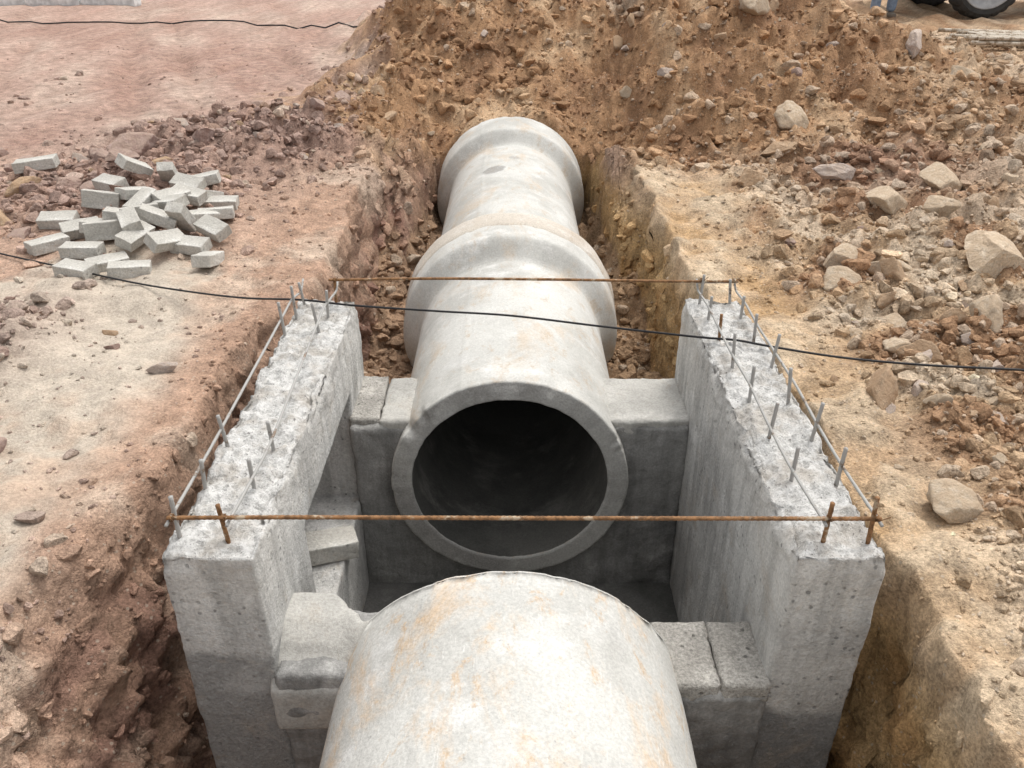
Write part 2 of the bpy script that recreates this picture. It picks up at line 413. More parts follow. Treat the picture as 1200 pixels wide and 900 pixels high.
def mat_concrete(name, base, dark, light, stain=None, stain_amt=0.5, streak=True, pits=0.6, topagg=False, zline=None, zcol=None, bump=0.6, grain=0.12, cover=0.0, scratch=0.0, soft=0.0, upper=None, spots=()):
    k = NT(name)
    c = k.mix(dark, base, k.ramp(k.noise(2.2, 5, 0.62), 0.34, 0.6))
    c = k.mix(c, light, k.ramp(k.noise(4.3, 5, 0.68, k.coords((1, 1.3, 0.8))), 0.5, 0.72))
    oxyz = k.sep(k.tc.outputs["Object"]); zz = oxyz[2]
    if upper is not None:
        um = k.ramp(k.math('ADD', zz, k.math('MULTIPLY', k.noise(4, 4, .65), .3)), .02, .16, 0, .75)
        c = k.mix(c, upper, um)
    if streak:
        st = k.noise(3.2, 4, 0.7, k.coords((4, 4, 0.45)))
        c = k.scalec(c, k.ramp(st, 0.3, 0.62, 0.72, 1.05))
    if zline is not None:
        jit = k.math('ADD', zz, k.math('MULTIPLY', k.noise(5, 4, 0.6), 0.12))
        zm = k.ramp(jit, zline + 0.08, zline + 0.04)
        # the rendered darker lower band wraps only a short way round the near end
        zm = k.math('MULTIPLY', zm, k.ramp(k.math('ADD', oxyz[1], k.math('MULTIPLY', k.noise(6, 3, .6), .15)), 1.78, 1.68))
        zc2 = k.mix(zcol, tuple(v * 1.5 for v in zcol), k.ramp(k.noise(5, 4, 0.65), 0.45, 0.7))
        c = k.mix(c, zc2, zm)
    if stain is not None:
        sn = k.ramp(k.noise(2.6, 6, 0.72, k.coords((1.6, 1.0, 1.2)), 0.5), 0.53 - cover, 0.70 - cover + soft, 0, stain_amt)
        c = k.mix(c, stain, sn)
        sn2 = k.ramp(k.noise(7.5, 6, 0.78, k.coords((1.6, 1.0, 1.4)), 0.4), 0.57 - cover, 0.68 - cover + soft, 0, stain_amt)
        c = k.mix(c, tuple(v * 0.88 for v in stain), sn2)
    for (p, rad, colr, amt) in spots:
        d = k.math('ADD', k.near(p), k.math('MULTIPLY', k.noise(14, 4, .7), rad * .9))
        c = k.mix(c, colr, k.ramp(d, rad * 1.45, rad * 1.1, 0, amt))
    if scratch:
        sc = k.ramp(k.noise(30, 5, 0.8, k.coords((2.5, .35, 2.5)), 1.0), 0.58, 0.68, 0, scratch)
        c = k.mix(c, tuple(min(v * 1.1, .8) for v in light), sc)
        sc = k.ramp(k.noise(60, 4, 0.8), 0.61, 0.69, 0, scratch)
        c = k.mix(c, tuple(v * .55 for v in base), sc)
    g = k.noise(110, 3, 0.75)
    c = k.scalec(c, k.ramp(g, 0.25, 0.75, 1 - grain * 1.6, 1 + grain * 1.3))
    if pits > 0.2:
        pv = k.voro(34, vec=None); ps = k.ramp(k.noise(7, 3, 0.7), 0.42, 0.58)
        pit = k.math('MULTIPLY', k.ramp(k.math('ADD', pv, k.math('MULTIPLY', k.noise(70, 3, .7), .3)), 0.26, 0.38, 1, 0), ps)
        pit = k.math('MULTIPLY', pit, pits)
        c = k.mix(c, tuple(v * 0.35 for v in base), pit)
        k.bump(k.math('SUBTRACT', 1.0, pit), 0.8, 0.006)
    if topagg:
        nz = k.math('MULTIPLY', k.ramp(k.sep(k.geo.outputs["Normal"])[2], 0.2, 0.7), k.ramp(zz, 0.05, 0.10))
        ag = k.noise(40, 5, 0.8)
        ac = k.mix((0.40, 0.39, 0.37), (0.70, 0.685, 0.655), k.ramp(ag, 0.36, 0.55))
        ac = k.mix(ac, (0.42, 0.37, 0.31), k.ramp(k.noise(7, 4, 0.7), 0.45, 0.65, 0, 0.6))
        ac = k.mix(ac, (0.14, 0.13, 0.12), k.ramp(k.noise(80, 3, 0.7), 0.60, 0.68, 0, 0.75))
        c = k.mix(c, ac, nz)
        k.bump(ag, 0.9, 0.018)
    k.bump(k.noise(26, 5, 0.75), bump, 0.012)
    k.b.inputs["Roughness"].default_value = 0.88
    return k.color(c)

def mat_steel(name, rust, grime, mixv):
    k = NT(name)
    c = k.mix(rust, tuple(v * 0.45 for v in rust), k.ramp(k.noise(60, 4, 0.7), 0.4, 0.65))
    c = k.mix(c, grime, k.ramp(k.noise(16, 4, 0.7), 0.62 - mixv * 0.4, 0.72 - mixv * 0.4))
    k.bump(k.noise(220, 2, 0.7), 0.6, 0.002)
    k.b.inputs["Roughness"].default_value = 0.75; return k.color(c)

def mat_plain(name, col, rough=0.7, var=0.25, sc=25):
    k = NT(name)
    rgb = k.n.new("ShaderNodeRGB"); rgb.outputs[0].default_value = (*col, 1)
    c = k.scalec(rgb.outputs[0], k.ramp(k.noise(sc, 4, 0.65), 0.25, 0.75, 1 - var, 1 + var))
    k.bump(k.noise(sc * 4, 3, 0.6), 0.3, 0.004)
    k.b.inputs["Roughness"].default_value = rough; return k.color(c)

M_earth = mat_earth("earth")
M_clod = mat_earth("clods", pebbles=False)
M_wall = mat_concrete("cast_concrete_left", (0.65, 0.635, 0.60), (0.47, 0.455, 0.425), (0.75, 0.735, 0.70), stain=(0.52, 0.44, 0.35), stain_amt=0.4, pits=0.8, topagg=True, zline=-0.20, zcol=(0.34, 0.335, 0.32), scratch=.35, bump=.7, upper=(.69, .665, .62))
M_wall2 = mat_concrete("cast_concrete_right", (0.64, 0.625, 0.59), (0.44, 0.425, 0.40), (0.75, 0.735, 0.70), stain=(0.48, 0.40, 0.31), stain_amt=0.45, pits=0.8, topagg=True, zline=-0.42, zcol=(0.24, 0.238, 0.23), scratch=.35, bump=.7, upper=(.68, .655, .61))
pipe_spots = (((-.13, 5.68, -.01), .10, (.20, .19, .175), .7), ((.02, 5.95, 0), .05, (.26, .25, .23), .5))
M_pipe = mat_concrete("pipe_concrete", (0.51, 0.50, 0.465), (0.39, 0.38, 0.35), (0.575, 0.565, 0.535), stain=(0.47, 0.375, 0.275), stain_amt=0.6, streak=False, pits=0, bump=0.25, grain=0.08, cover=.02, scratch=.5, spots=pipe_spots)
M_pipe2 = mat_concrete("near_pipe_concrete", (0.52, 0.51, 0.475), (0.41, 0.40, 0.37), (0.585, 0.575, 0.545), stain=(0.55, 0.385, 0.23), stain_amt=0.78, streak=False, pits=0, bump=0.4, grain=0.10, cover=.035, scratch=.6, soft=.04)
M_inner = mat_concrete("shade_toned_lining", (0.15, 0.145, 0.13), (0.09, 0.088, 0.08), (0.22, 0.21, 0.19), streak=False, pits=0, bump=0.3)  # shade inside the pipe put into the colour as a darker concrete
M_rimf = mat_concrete("mortar_smeared_rim", (0.43, 0.42, 0.39), (0.29, 0.28, 0.262), (0.53, 0.52, 0.49), streak=False, pits=0, bump=0.5, scratch=.4, stain=(.35, .335, .31), stain_amt=.5)
M_band = mat_concrete("tan_mortar_band", (0.49, 0.44, 0.375), (0.41, 0.355, 0.295), (0.56, 0.525, 0.475), streak=False, pits=0, bump=0.4, stain=(0.46, 0.36, 0.255), stain_amt=0.5, scratch=.4)
M_mortar = mat_concrete("dark_mortar", (0.29, 0.284, 0.268), (0.18, 0.176, 0.167), (0.40, 0.39, 0.37), streak=True, pits=0, bump=0.8, scratch=.45)
M_floor = mat_concrete("dark_floor", (0.14, 0.135, 0.125), (0.08, 0.078, 0.07), (0.19, 0.185, 0.17), streak=False, pits=0, bump=0.6)  # very dark base colour so the narrow gap between the pipes reads dark
M_mortarl = mat_concrete("pale_mortar", (0.43, 0.415, 0.38), (0.31, 0.30, 0.275), (0.51, 0.495, 0.46), streak=False, pits=0, bump=0.5, stain=(0.38, 0.33, 0.27), stain_amt=0.5, scratch=.35)
M_block = mat_concrete("porous_block", (0.36, 0.34, 0.305), (0.25, 0.235, 0.21), (0.45, 0.425, 0.385), streak=False, pits=1.0, bump=1.0, grain=0.25)
M_brick = mat_concrete("paver_brick", (0.49, 0.47, 0.425), (0.38, 0.36, 0.32), (0.57, 0.555, 0.515), streak=False, pits=0.35, bump=0.6, stain=(0.45, 0.35, 0.27), stain_amt=0.45, grain=0.14)
M_rust = mat_steel("rusty_steel", (0.26, 0.135, 0.06), (0.38, 0.30, 0.21), 0.2)
M_grime = mat_steel("cement_splashed_steel", (0.24, 0.18, 0.135), (0.34, 0.33, 0.31), 0.72)
M_cable = mat_plain("black_rubber", (0.018, 0.017, 0.018), 0.45, 0.3, 60)

# ------------------------------------------------------------------ ground sheet
def axis(lo, hi, d0, d1, stepf, g, gfar):
    out = [d0]; x = d0
    while x < hi:
        s = stepf(x)
        st = s if x < d1 else s + (x - d1) * (g if x < d1 + 9 else gfar)
        x += st; out.append(x)
    neg = []; x = d0
    while x > lo:
        x -= stepf(x) + (d0 - x) * g * 1.0; neg.append(x)
    return np.array(neg[::-1] + out)
def xstep(x):
    if -1.34 < x < -0.74 or 0.70 < x < 1.14: return .0048
    if abs(x) < .38: return .03
    return .0135
xsn = axis(-400, 400, -1.5, 1.5, xstep, 0.012, 0.06)
ysn = axis(-300, 400, 0.9, 3.2, lambda v: .0135, 0.0072, 0.05)
GX, GY = np.meshgrid(xsn, ysn, indexing='ij')
gx, gy = GX.ravel(), GY.ravel()
gz = H(gx, gy)
dxs, dys = steep_shift(gx, gy, gz)
ni, nj = len(xsn), len(ysn)
I, J = np.meshgrid(np.arange(ni - 1), np.arange(nj - 1), indexing='ij')
I, J = I.ravel(), J.ravel()
Fg = np.stack([I * nj + J, (I + 1) * nj + J, (I + 1) * nj + J + 1, I * nj + J + 1], 1)
gme = fast_mesh("ground", np.stack([gx + dxs, gy + dys, gz], 1), Fg, True)
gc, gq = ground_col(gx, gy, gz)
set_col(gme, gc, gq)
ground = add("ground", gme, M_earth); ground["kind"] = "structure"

# ------------------------------------------------------------------ side walls
def wall_disp(V, N, nt):
    x, y, z = V.T
    x0, x1, y0, y1 = x.min(), x.max(), y.min(), y.max()
    top = (N[:, 2] > 0.9) & (z > 0.1)
    a = 0.003 * fbm(x * 9, y * 9, z * 9, 3) + 0.0012 * fbm(x * 40, y * 40, z * 40, 2)
    t = 0.019 * fbm(x * 14, y * 14, z * 14, 4, 0.75) + 0.010 * vnoise(x * 58, y * 58, z * 60) - 0.006
    d = np.where(top, t, a)
    de = np.where(top, np.minimum(np.minimum(x - x0, x1 - x), np.minimum(y - y0, y1 - y)), WT - z)
    chip = np.clip(fbm(x * 8, y * 8, z * 8, 4, 0.65) + .14, 0, 1)
    fall = np.clip(1 - de / .055, 0, 1) ** 1.2
    d = d - 0.050 * chip * fall - np.where(nt >= 2, .004, 0)
    ve = np.minimum(np.minimum(x - x0, x1 - x) + np.minimum(y - y0, y1 - y), 1)
    d = d - 0.012 * chip * np.clip(1 - ve / .03, 0, 1)
    hc = (~top) & (z > -0.04)
    d = d - hc * 0.014 * np.clip(fbm(x * 15, y * 15, z * 15, 3), 0, 1) * np.clip((z + .04) * 8, 0, 1)
    out = N * d[:, None]
    out[:, 0] += 0.006 * fbm(y * 2, z * 2, 0.3, 2)
    return out
def occL(X, Y, Z):
    hole = (Y > 2.00) & (Y < 2.79) & (Z < -0.12) & (Z > -0.62)
    return ~hole
meL = voxel_solid("concrete_wall", -0.888, -0.645, 1.55, 3.13, -1.25, WT, 0.0095, occL, wall_disp)
wallL = thing(add("concrete_wall", meL, M_wall), "rough grey cast concrete chamber wall with rectangular opening", "concrete wall")
meR = voxel_solid("concrete_wall", 0.711, 0.950, 1.55, 3.13, -1.25, WT, 0.0095, None, wall_disp)
wallR = thing(add("concrete_wall", meR, M_wall2), "rough grey cast concrete chamber wall topped by a double row of rebar stubs", "concrete wall")

def dowel(parent, x, y, h, lx, ly, mat):
    z0 = WT - 0.05
    top = Vector((x + lx, y + ly, WT + h))
    me = tube("rebar_stub", [Vector((x, y, z0)).lerp(top, t / 14) for t in range(15)], 0.0056, 9, ribs=0.16)
    return add("rebar_stub", me, mat, parent)
Lin = [(-.727, 1.62), (-.722, 1.84), (-.718, 2.04), (-.742, 2.84), (-.735, 2.96), (-.725, 3.08)]
Lout = [(-.858, 1.63), (-.862, 1.84), (-.86, 2.06), (-.864, 2.80), (-.862, 2.97), (-.845, 3.07)]
Rin = [(.800, 1.62), (.790, 1.87), (.785, 2.09), (.785, 2.315), (.782, 2.535), (.780, 2.75), (.775, 2.93), (.768, 3.08)]
Rout = [(.918, 1.62), (.915, 1.86), (.911, 2.08), (.912, 2.30), (.915, 2.54), (.908, 2.74), (.905, 2.94), (.900, 3.08)]
rusty = {(-.727, 1.62), (.800, 1.62), (.918, 1.62), (.780, 2.75), (-.725, 3.08)}
for lst, par in ((Lin, wallL), (Lout, wallL), (Rin, wallR), (Rout, wallR)):
    for (x, y) in lst:
        dowel(par, x, y, random.uniform(.095, .135), random.uniform(-.016, .016), random.uniform(-.016, .016), M_rust if (x, y) in rusty else M_grime)
def tie(parent, pts, r=0.0042, mat=M_grime):
    return add("tie_bar", tube("tie_bar", pts, r, 8, step=0.03, ribs=0.12), mat, parent)
for lst, par, sx in ((Lin, wallL, .011), (Lout, wallL, -.011), (Rin, wallR, -.011), (Rout, wallR, .011)):
    pts = [(x + sx, y, WT + 0.055 + 0.006 * math.sin(y * 9)) for x, y in lst]
    pts = [(pts[0][0], 1.60, pts[0][2])] + pts + [(pts[-1][0], 3.12, pts[-1][2] + 0.03)]
    tie(par, pts)
tie(wallR, [(.75, 3.095, WT + .085), (.92, 3.098, WT + .085)], .005)

b1 = thing(add("rebar", tube("rebar", [(-.870, 1.618, .222), (-.5, 1.614, .227), (0, 1.617, .222), (.5, 1.612, .225), (.932, 1.618, .219)], .0052, 10, step=.007, ribs=.20), M_rust),
           "long rusty ribbed rebar tied across the chamber walls", "rebar", "rebars spanning the chamber")
b2 = thing(add("rebar", tube("rebar", [(-.745, 3.092, .246), (-.3, 3.088, .254), (.2, 3.094, .247), (.6, 3.09, .242), (.92, 3.092, .240)], .0056, 10, step=.007, ribs=.20), M_rust),
           "long rusty ribbed rebar tied across the chamber walls", "rebar", "rebars spanning the chamber")
def knot(par, x, y, z):
    pts = []
    for i in range(26):
        a = i * 0.9; pts.append((x + 0.004 * math.sin(i * 1.3), y + .010 * math.cos(a), z + .010 * math.sin(a)))
    pts += [(x + .012, y - .02, z + .012), (x + .02, y - .03, z + .026)]
    add("binding_wire", tube("binding_wire", pts, .0013, 5), M_rust, par)
for x in (-.858, -.727, .80, .918): knot(b1, x, 1.618, .222)
for x in (-.72, .768, .90): knot(b2, x, 3.09, .246)

# ------------------------------------------------------------------ pipes
def pipe_mesh(name, prof, ri, y0, y1, seed, mat, chipamt=0.02, nseg=220):
    ys = np.array([p[0] for p in prof]); rs = np.array([p[1] for p in prof])
    yy = np.unique(np.round(np.concatenate([np.arange(y0, y1, .03), [y1], ys]), 5))
    ro = np.interp(yy, ys, rs)
    P = [(a, b, 0) for a, b in zip(yy, ro)]
    P[0] = (P[0][0], P[0][1] - .005, 1); P.insert(1, (y0 + .005, ro[0], 1)); P.insert(2, (y0 + .012, ro[0], 1))
    re = ro[-1]
    P[-1] = (y1 - .014, re, 0); P.append((y1 - .005, re, 0)); P.append((y1, re - .006, 0)); P.append((y1, re - .014, 0))
    P.append((y1, (re + ri) / 2, 0)); P.append((y1, ri + .004, 0))
    for a in np.linspace(y1 - .004, y0 + .012, len(yy)): P.append((a, ri, 2))
    P.append((y0 + .004, ri + .0005, 1)); P.append((y0, ri + .004, 1)); P.append((y0, ri + .010, 1))
    for f in (0.3, 0.5, 0.7): P.append((y0, ri + (ro[0] - ri) * f, 1))
    P.append((y0, ro[0] - .012, 1))
    P = np.array(P); m = len(P)
    th = np.linspace(0, 2 * np.pi, nseg, endpoint=False)
    Y = np.repeat(P[:, 0], nseg); R = np.repeat(P[:, 1], nseg); K = np.repeat(P[:, 2], nseg); T = np.tile(th, m)
    cx, cz = np.cos(T), np.sin(T)
    dn = 0.0030 * fbm(cx * 2 + seed, Y * 2, cz * 2, 3) + 0.001 * fbm(cx * 14, Y * 14 + seed, cz * 14, 2)
    seam = 0.003 * np.exp(-((np.degrees(T) - 113) / 0.9) ** 2) * (K == 0)
    R = R + dn + seam
    rim = np.exp(-((Y - y0) / 0.035) ** 2)
    ch = np.clip(fbm(cx * 6 + seed, cz * 6, 0.5, 4, .65) - 0.02, 0, 1) * ss(-0.4, 0.5, cz)
    outer = ss(ri + 0.035, ro[0] - 0.01, R)
    Y = Y + chipamt * 2.8 * ch * rim * outer * (K < 2) + 0.003 * fbm(cx * 18, cz * 18, 1.2, 3) * rim
    R = R - chipamt * 1.4 * ch * rim * outer + .003 * fbm(cx * 11, cz * 11, 3.2, 3) * rim
    rim2 = np.exp(-((Y - y1) / 0.03) ** 2) * (K == 0)
    R = R - .009 * np.clip(fbm(cx * 9, cz * 9, seed, 3), 0, 1) * rim2
    V = np.stack([PIPE_X + R * cx, Y, PIPE_Z + R * cz], 1)
    i = np.arange(m); j = np.arange(nseg)
    I, J = np.meshgrid(i, j, indexing='ij'); I = I.ravel(); J = J.ravel()
    I2 = (I + 1) % m; J2 = (J + 1) % nseg
    F = np.stack([I * nseg + J, I * nseg + J2, I2 * nseg + J2, I2 * nseg + J], 1)
    me = fast_mesh(name, V, F, True)
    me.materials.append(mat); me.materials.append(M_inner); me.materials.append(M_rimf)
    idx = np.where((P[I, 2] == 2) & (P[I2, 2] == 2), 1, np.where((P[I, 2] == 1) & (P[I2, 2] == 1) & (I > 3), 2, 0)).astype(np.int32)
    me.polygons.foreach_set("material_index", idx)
    return me
def bell(y, ye): return [(y, PR), (y + .015, .488), (y + .04, .508), (y + .07, .545), (y + .095, .573), (y + .108, .583), (y + .12, .587), (y + .14, .589), (ye, .600)]
P1 = [(2.70, PR)] + bell(3.92, 4.36)
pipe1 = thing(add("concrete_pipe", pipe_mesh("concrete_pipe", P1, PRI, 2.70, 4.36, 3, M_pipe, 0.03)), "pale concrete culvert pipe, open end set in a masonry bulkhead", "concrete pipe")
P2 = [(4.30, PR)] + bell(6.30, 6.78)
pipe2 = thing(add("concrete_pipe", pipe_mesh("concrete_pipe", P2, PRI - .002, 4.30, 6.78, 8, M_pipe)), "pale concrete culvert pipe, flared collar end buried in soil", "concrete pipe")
pipe3 = thing(add("concrete_pipe", pipe_mesh("concrete_pipe", [(-0.9, .508), (.9, .506), (1.66, .500)], .42, -0.9, 1.66, 15, M_pipe2, 0.01)), "pale concrete culvert pipe smeared with orange clay beside the chamber", "concrete pipe")

def ring_mesh(name, prof, seed, wob=.006):
    V = []; F = []; ns = 160
    for (yy, rr) in prof:
        for k in range(ns):
            a = 2 * math.pi * k / ns; q = rr + wob * float(vnoise(math.cos(a) * 6, math.sin(a) * 6, yy * 8 + seed))
            V.append((PIPE_X + q * math.cos(a), yy + .03 * float(fbm(math.cos(a) * 5, math.sin(a) * 5, seed, 3)), PIPE_Z + q * math.sin(a)))
    for i in range(len(prof) - 1):
        for k in range(ns): F.append((i * ns + k, i * ns + (k + 1) % ns, (i + 1) * ns + (k + 1) % ns, (i + 1) * ns + k))
    me = bpy.data.meshes.new(name); me.from_pydata(V, [], F)
    for p in me.polygons: p.use_smooth = True
    return me
add("mortar_joint", ring_mesh("mortar_joint", [(4.17, .584), (4.19, .598), (4.22, .602), (4.28, .604), (4.33, .606), (4.355, .605), (4.378, .594), (4.41, .555), (4.45, .515), (4.50, .495), (4.54, .478)], 2, .003), M_band, pipe1)

# ------------------------------------------------------------------ bulkheads
def hole(X, Z, r=0.443): return ((X - PIPE_X) ** 2 + (Z - PIPE_Z) ** 2) < r * r
def mort_disp(amp=0.006):
    def f(V, N, nt):
        x, y, z = V.T
        d = amp * fbm(x * 7, y * 7, z * 7, 3) + amp * .35 * fbm(x * 30, y * 30, z * 30, 2)
        d = np.where(nt >= 2, d - .006 - .012 * np.clip(fbm(x * 9, y * 9, z * 9, 2), 0, 1), d)
        return N * d[:, None]
    return f
def soften(o, it=5, f=.5):
    s = o.modifiers.new("Smooth", 'SMOOTH'); s.factor = f; s.iterations = it
meB = voxel_solid("masonry_bulkhead", -.652, .718, 2.75, 3.10, -1.2, -.245, 0.012, lambda X, Y, Z: ~hole(X, Z), mort_disp(.014))
bulkB = thing(add("masonry_bulkhead", meB, M_mortar), "dark grey mortared masonry bulkhead around the pipe mouth", "masonry wall")
def block(par, x0, x1, y0, y1, z0, z1, mat, seed=0):
    me = voxel_solid("concrete_block", x0, x1, y0, y1, z0, z1, 0.009, lambda X, Y, Z: ~hole(X, Z, .45), lambda V, N, nt: N * (np.where(nt >= 2, -.006, 0) + .010 * fbm(V[:, 0] * 20 + seed, V[:, 1] * 20, V[:, 2] * 20, 4, .6))[:, None])
    return add("concrete_block", me, mat, par)
block(bulkB, -.655, -.535, 2.765, 3.12, -.29, -.213, M_block, 1)
block(bulkB, -.531, -.36, 2.76, 3.11, -.29, -.218, M_mortarl, 2)
block(bulkB, .34, .722, 2.76, 3.11, -.29, -.220, M_mortarl, 3)

def occF(X, Y, Z):
    return ~hole(X, Z) & ((Z < -.335) | (X < 0))
meF = voxel_solid("masonry_bulkhead", -.652, .718, 1.53, 1.775, -1.2, -.255, 0.0115, occF, mort_disp(.013))
bulkF = thing(add("masonry_bulkhead", meF, M_mortar), "dark mortared masonry bulkhead with porous blocks and a trowelled mortar cap", "masonry wall")
block(bulkF, .41, .578, 1.535, 1.775, -.37, -.300, M_block, 5)
block(bulkF, .581, .716, 1.532, 1.77, -.37, -.294, M_block, 6)
def occcap(X, Y, Z):
    top = -.195 + .050 * np.clip((X + .48) / .14, 0, 1) - .13 * np.clip((1.69 - Y) / .18, 0, 1) ** 1.4
    e = ((Z > top)) | (X > -.335) | (Y > 1.79 - .12 * np.clip((X + .52) / .10, 0, 1))
    return (~e) & ~hole(X, Z, .44)
def capdisp(V, N, nt):
    x, y, z = V.T
    d = .010 * fbm(x * 6, y * 6, z * 6, 3)
    return N * d[:, None]
cap = add("mortar_cap", voxel_solid("mortar_cap", -.670, -.30, 1.522, 1.79, -.48, -.12, .0095, occcap, capdisp), M_mortarl, bulkF)
soften(cap, 14, .65)

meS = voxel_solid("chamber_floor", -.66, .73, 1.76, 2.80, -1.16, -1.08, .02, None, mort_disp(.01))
fl = thing(add("chamber_floor", meS, M_floor), "dark mortar floor slab inside the chamber", "floor slab")

# ------------------------------------------------------------------ paver bricks
bvars = [box_mesh("paver_brick", .192, .095, .060, .005, 2, .004, 3, s * 13.7) for s in range(5)]
for b in bvars: b.materials.append(M_brick)
def brick(x, y, rz, rx=0., ry=0., dz=0., label="pale grey concrete paving brick tumbled in a pile"):
    me = random.choice(bvars)
    o = add("paver_brick", me)
    base = hz(x, y)
    o.rotation_euler = Euler((math.radians(rx), math.radians(ry), math.radians(rz)))
    hh = abs(math.cos(math.radians(rx)) * math.cos(math.radians(ry))) * .030 + abs(math.sin(math.radians(rx))) * .048 + abs(math.sin(math.radians(ry))) * .08
    o.location = (x, y, base + hh * .85 + dz * .6)
    thing(o, label, "brick", "paving bricks tumbled beside the trench")
    return o
o = brick(-3.02, 5.2, 12, 0, -6, .03, "single pale paving brick lying apart on rubble"); o.scale = (1.3, 1.2, 1.1)
B = [(-2.40, 5.02, 60, 20, 30, .02), (-2.22, 5.1, 100, 0, 45, .02), (-2.04, 4.95, -20, 25, 5, .04), (-1.79, 4.80, 5, 5, 0, 0),
     (-1.95, 4.70, -15, 10, 8, .06), (-2.10, 4.66, 20, 8, 0, .05), (-2.28, 4.7, 60, 0, 12, .03), (-1.85, 4.32, 85, 8, 50, .05),
     (-1.66, 4.27, -38, 22, 6, .03), (-1.59, 3.95, 88, 0, 14, 0), (-1.86, 4.08, 60, 30, 10, .03), (-2.05, 4.12, 72, 22, -8, .04),
     (-2.46, 4.32, 35, 18, 0, .02), (-2.32, 4.03, 0, 0, 0, .01), (-1.97, 3.82, 18, 0, 4, 0), (-2.66, 4.45, 5, 15, 0, 0),
     (-2.26, 4.2, 20, 80, 0, .03), (-2.30, 4.42, 110, 14, 10, .04), (-2.12, 4.38, 30, 80, 0, .06), (-1.98, 4.5, -30, 10, -12, .08),
     (-1.74, 4.56, 15, -10, 0, .02), (-1.9, 4.9, 80, 0, 20, .0), (-2.45, 4.6, 10, 80, 10, 0), (-2.18, 4.55, 75, 0, -15, .08),
     (-1.98, 4.30, 10, 0, 25, .08), (-2.56, 4.12, 50, 0, 0, 0), (-2.14, 3.93, 35, 6, 0, 0), (-1.74, 4.10, -15, 12, 0, .01),
     (-1.80, 4.45, 40, 0, 10, .03), (-2.5, 4.85, -30, 12, 0, .02), (-2.0, 5.12, 10, 0, -10, .01), (-2.25, 3.80, -20, 4, 0, 0),
     (-2.10, 4.20, -60, 14, 8, .09), (-2.02, 4.62, 50, 12, 0, .10), (-2.36, 4.30, 95, 8, 12, .04)]
for b in B: brick((b[0] + 2.02) * .90 - 1.90, (b[1] - 4.4) * .95 + 4.27, *b[2:])
o = add("paver_brick", bvars[0]); o.location = (-.715, 2.42, -.575); o.rotation_euler = (0, math.radians(6), math.radians(22)); o.scale = (1.2, 1.2, 1.3)
thing(o, "grey brick lying on the sill of the wall opening", "brick")

# ------------------------------------------------------------------ rocks
def rock_verts(seed, sub, ncut=9, lo=.38, keep=1.0, amp=.05):
    bm = bmesh.new(); bmesh.ops.create_icosphere(bm, subdivisions=sub, radius=1)
    V = np.array([v.co[:] for v in bm.verts]); bm.faces.ensure_lookup_table()
    F = np.array([[v.index for v in f.verts] for f in bm.faces]); bm.free()
    r = np.random.default_rng(seed)
    V = V * (1 + .34 * fbm(V[:, 0] * 1.2 + seed * 3, V[:, 1] * 1.2, V[:, 2] * 1.2, 2))[:, None]
    for _ in range(ncut):
        d = r.normal(size=3); d /= np.linalg.norm(d); off = r.uniform(lo, .8)
        e = np.maximum(V @ d - off, 0); V = V - d[None, :] * e[:, None] * keep
    V = V * np.array([1.2, r.uniform(.7, 1.0), r.uniform(.6, .9)]) * 1.12
    nrm = V / np.linalg.norm(V, axis=1)[:, None]
    V = V + nrm * (amp * fbm(V[:, 0] * 3.4 + seed, V[:, 1] * 3.4, V[:, 2] * 3.4, 4, .65))[:, None]
    return V, F
RM = {"tan": mat_rock("tan_rock", (0.56, 0.445, 0.325), (0.63, 0.535, 0.415), (0.51, 0.385, 0.265)),
      "orange": mat_rock("orange_rock", (0.45, 0.30, 0.185), (0.53, 0.40, 0.28), (0.46, 0.315, 0.20)),
      "red": mat_rock("mauve_rock", (0.33, 0.22, 0.185), (0.44, 0.325, 0.285), (0.43, 0.315, 0.25)),
      "pink": mat_rock("pink_grey_rock", (0.51, 0.42, 0.37), (0.59, 0.51, 0.455), (0.49, 0.385, 0.305))}
rockmesh = {}
for q, kind in enumerate(RM):
    rockmesh[kind] = []
    for s in range(8):
        if s % 2: V, F = rock_verts(100 + q * 10 + s, 4, 10, .50, .9, .10)
        else: V, F = rock_verts(100 + q * 10 + s, 4, 13, .40, 1.0, .08)
        me = fast_mesh("rock", V, F, bool(s % 2)); me.materials.append(RM[kind]); rockmesh[kind].append(me)
LAB = {"tan": "pale tan angular rock lying on orange spoil", "orange": "orange clay-coated rock in loose earth",
       "red": "mauve red angular rock on broken ground", "pink": "pinkish grey rock lying on loose spoil"}
rocks = []
def rock(kind, x, y, s, asp=1.0, sink=.66, rz=None, label=None):
    me = random.choice(rockmesh[kind]); o = add("rock", me)
    sx, sy, sz = s, s / asp if asp > 1 else s, s * random.uniform(.75, 1.0)
    o.scale = (sx, sy, sz)
    o.rotation_euler = (random.uniform(-.35, .35), random.uniform(-.35, .35), rz if rz is not None else random.uniform(0, 6.28))
    o.location = (x, y, hz(x, y) + sz * .55 * (1 - sink * 1.3))
    thing(o, label or LAB[kind], "rock", "rocks strewn over the excavated spoil")
    rocks.append((x, y, s)); return o
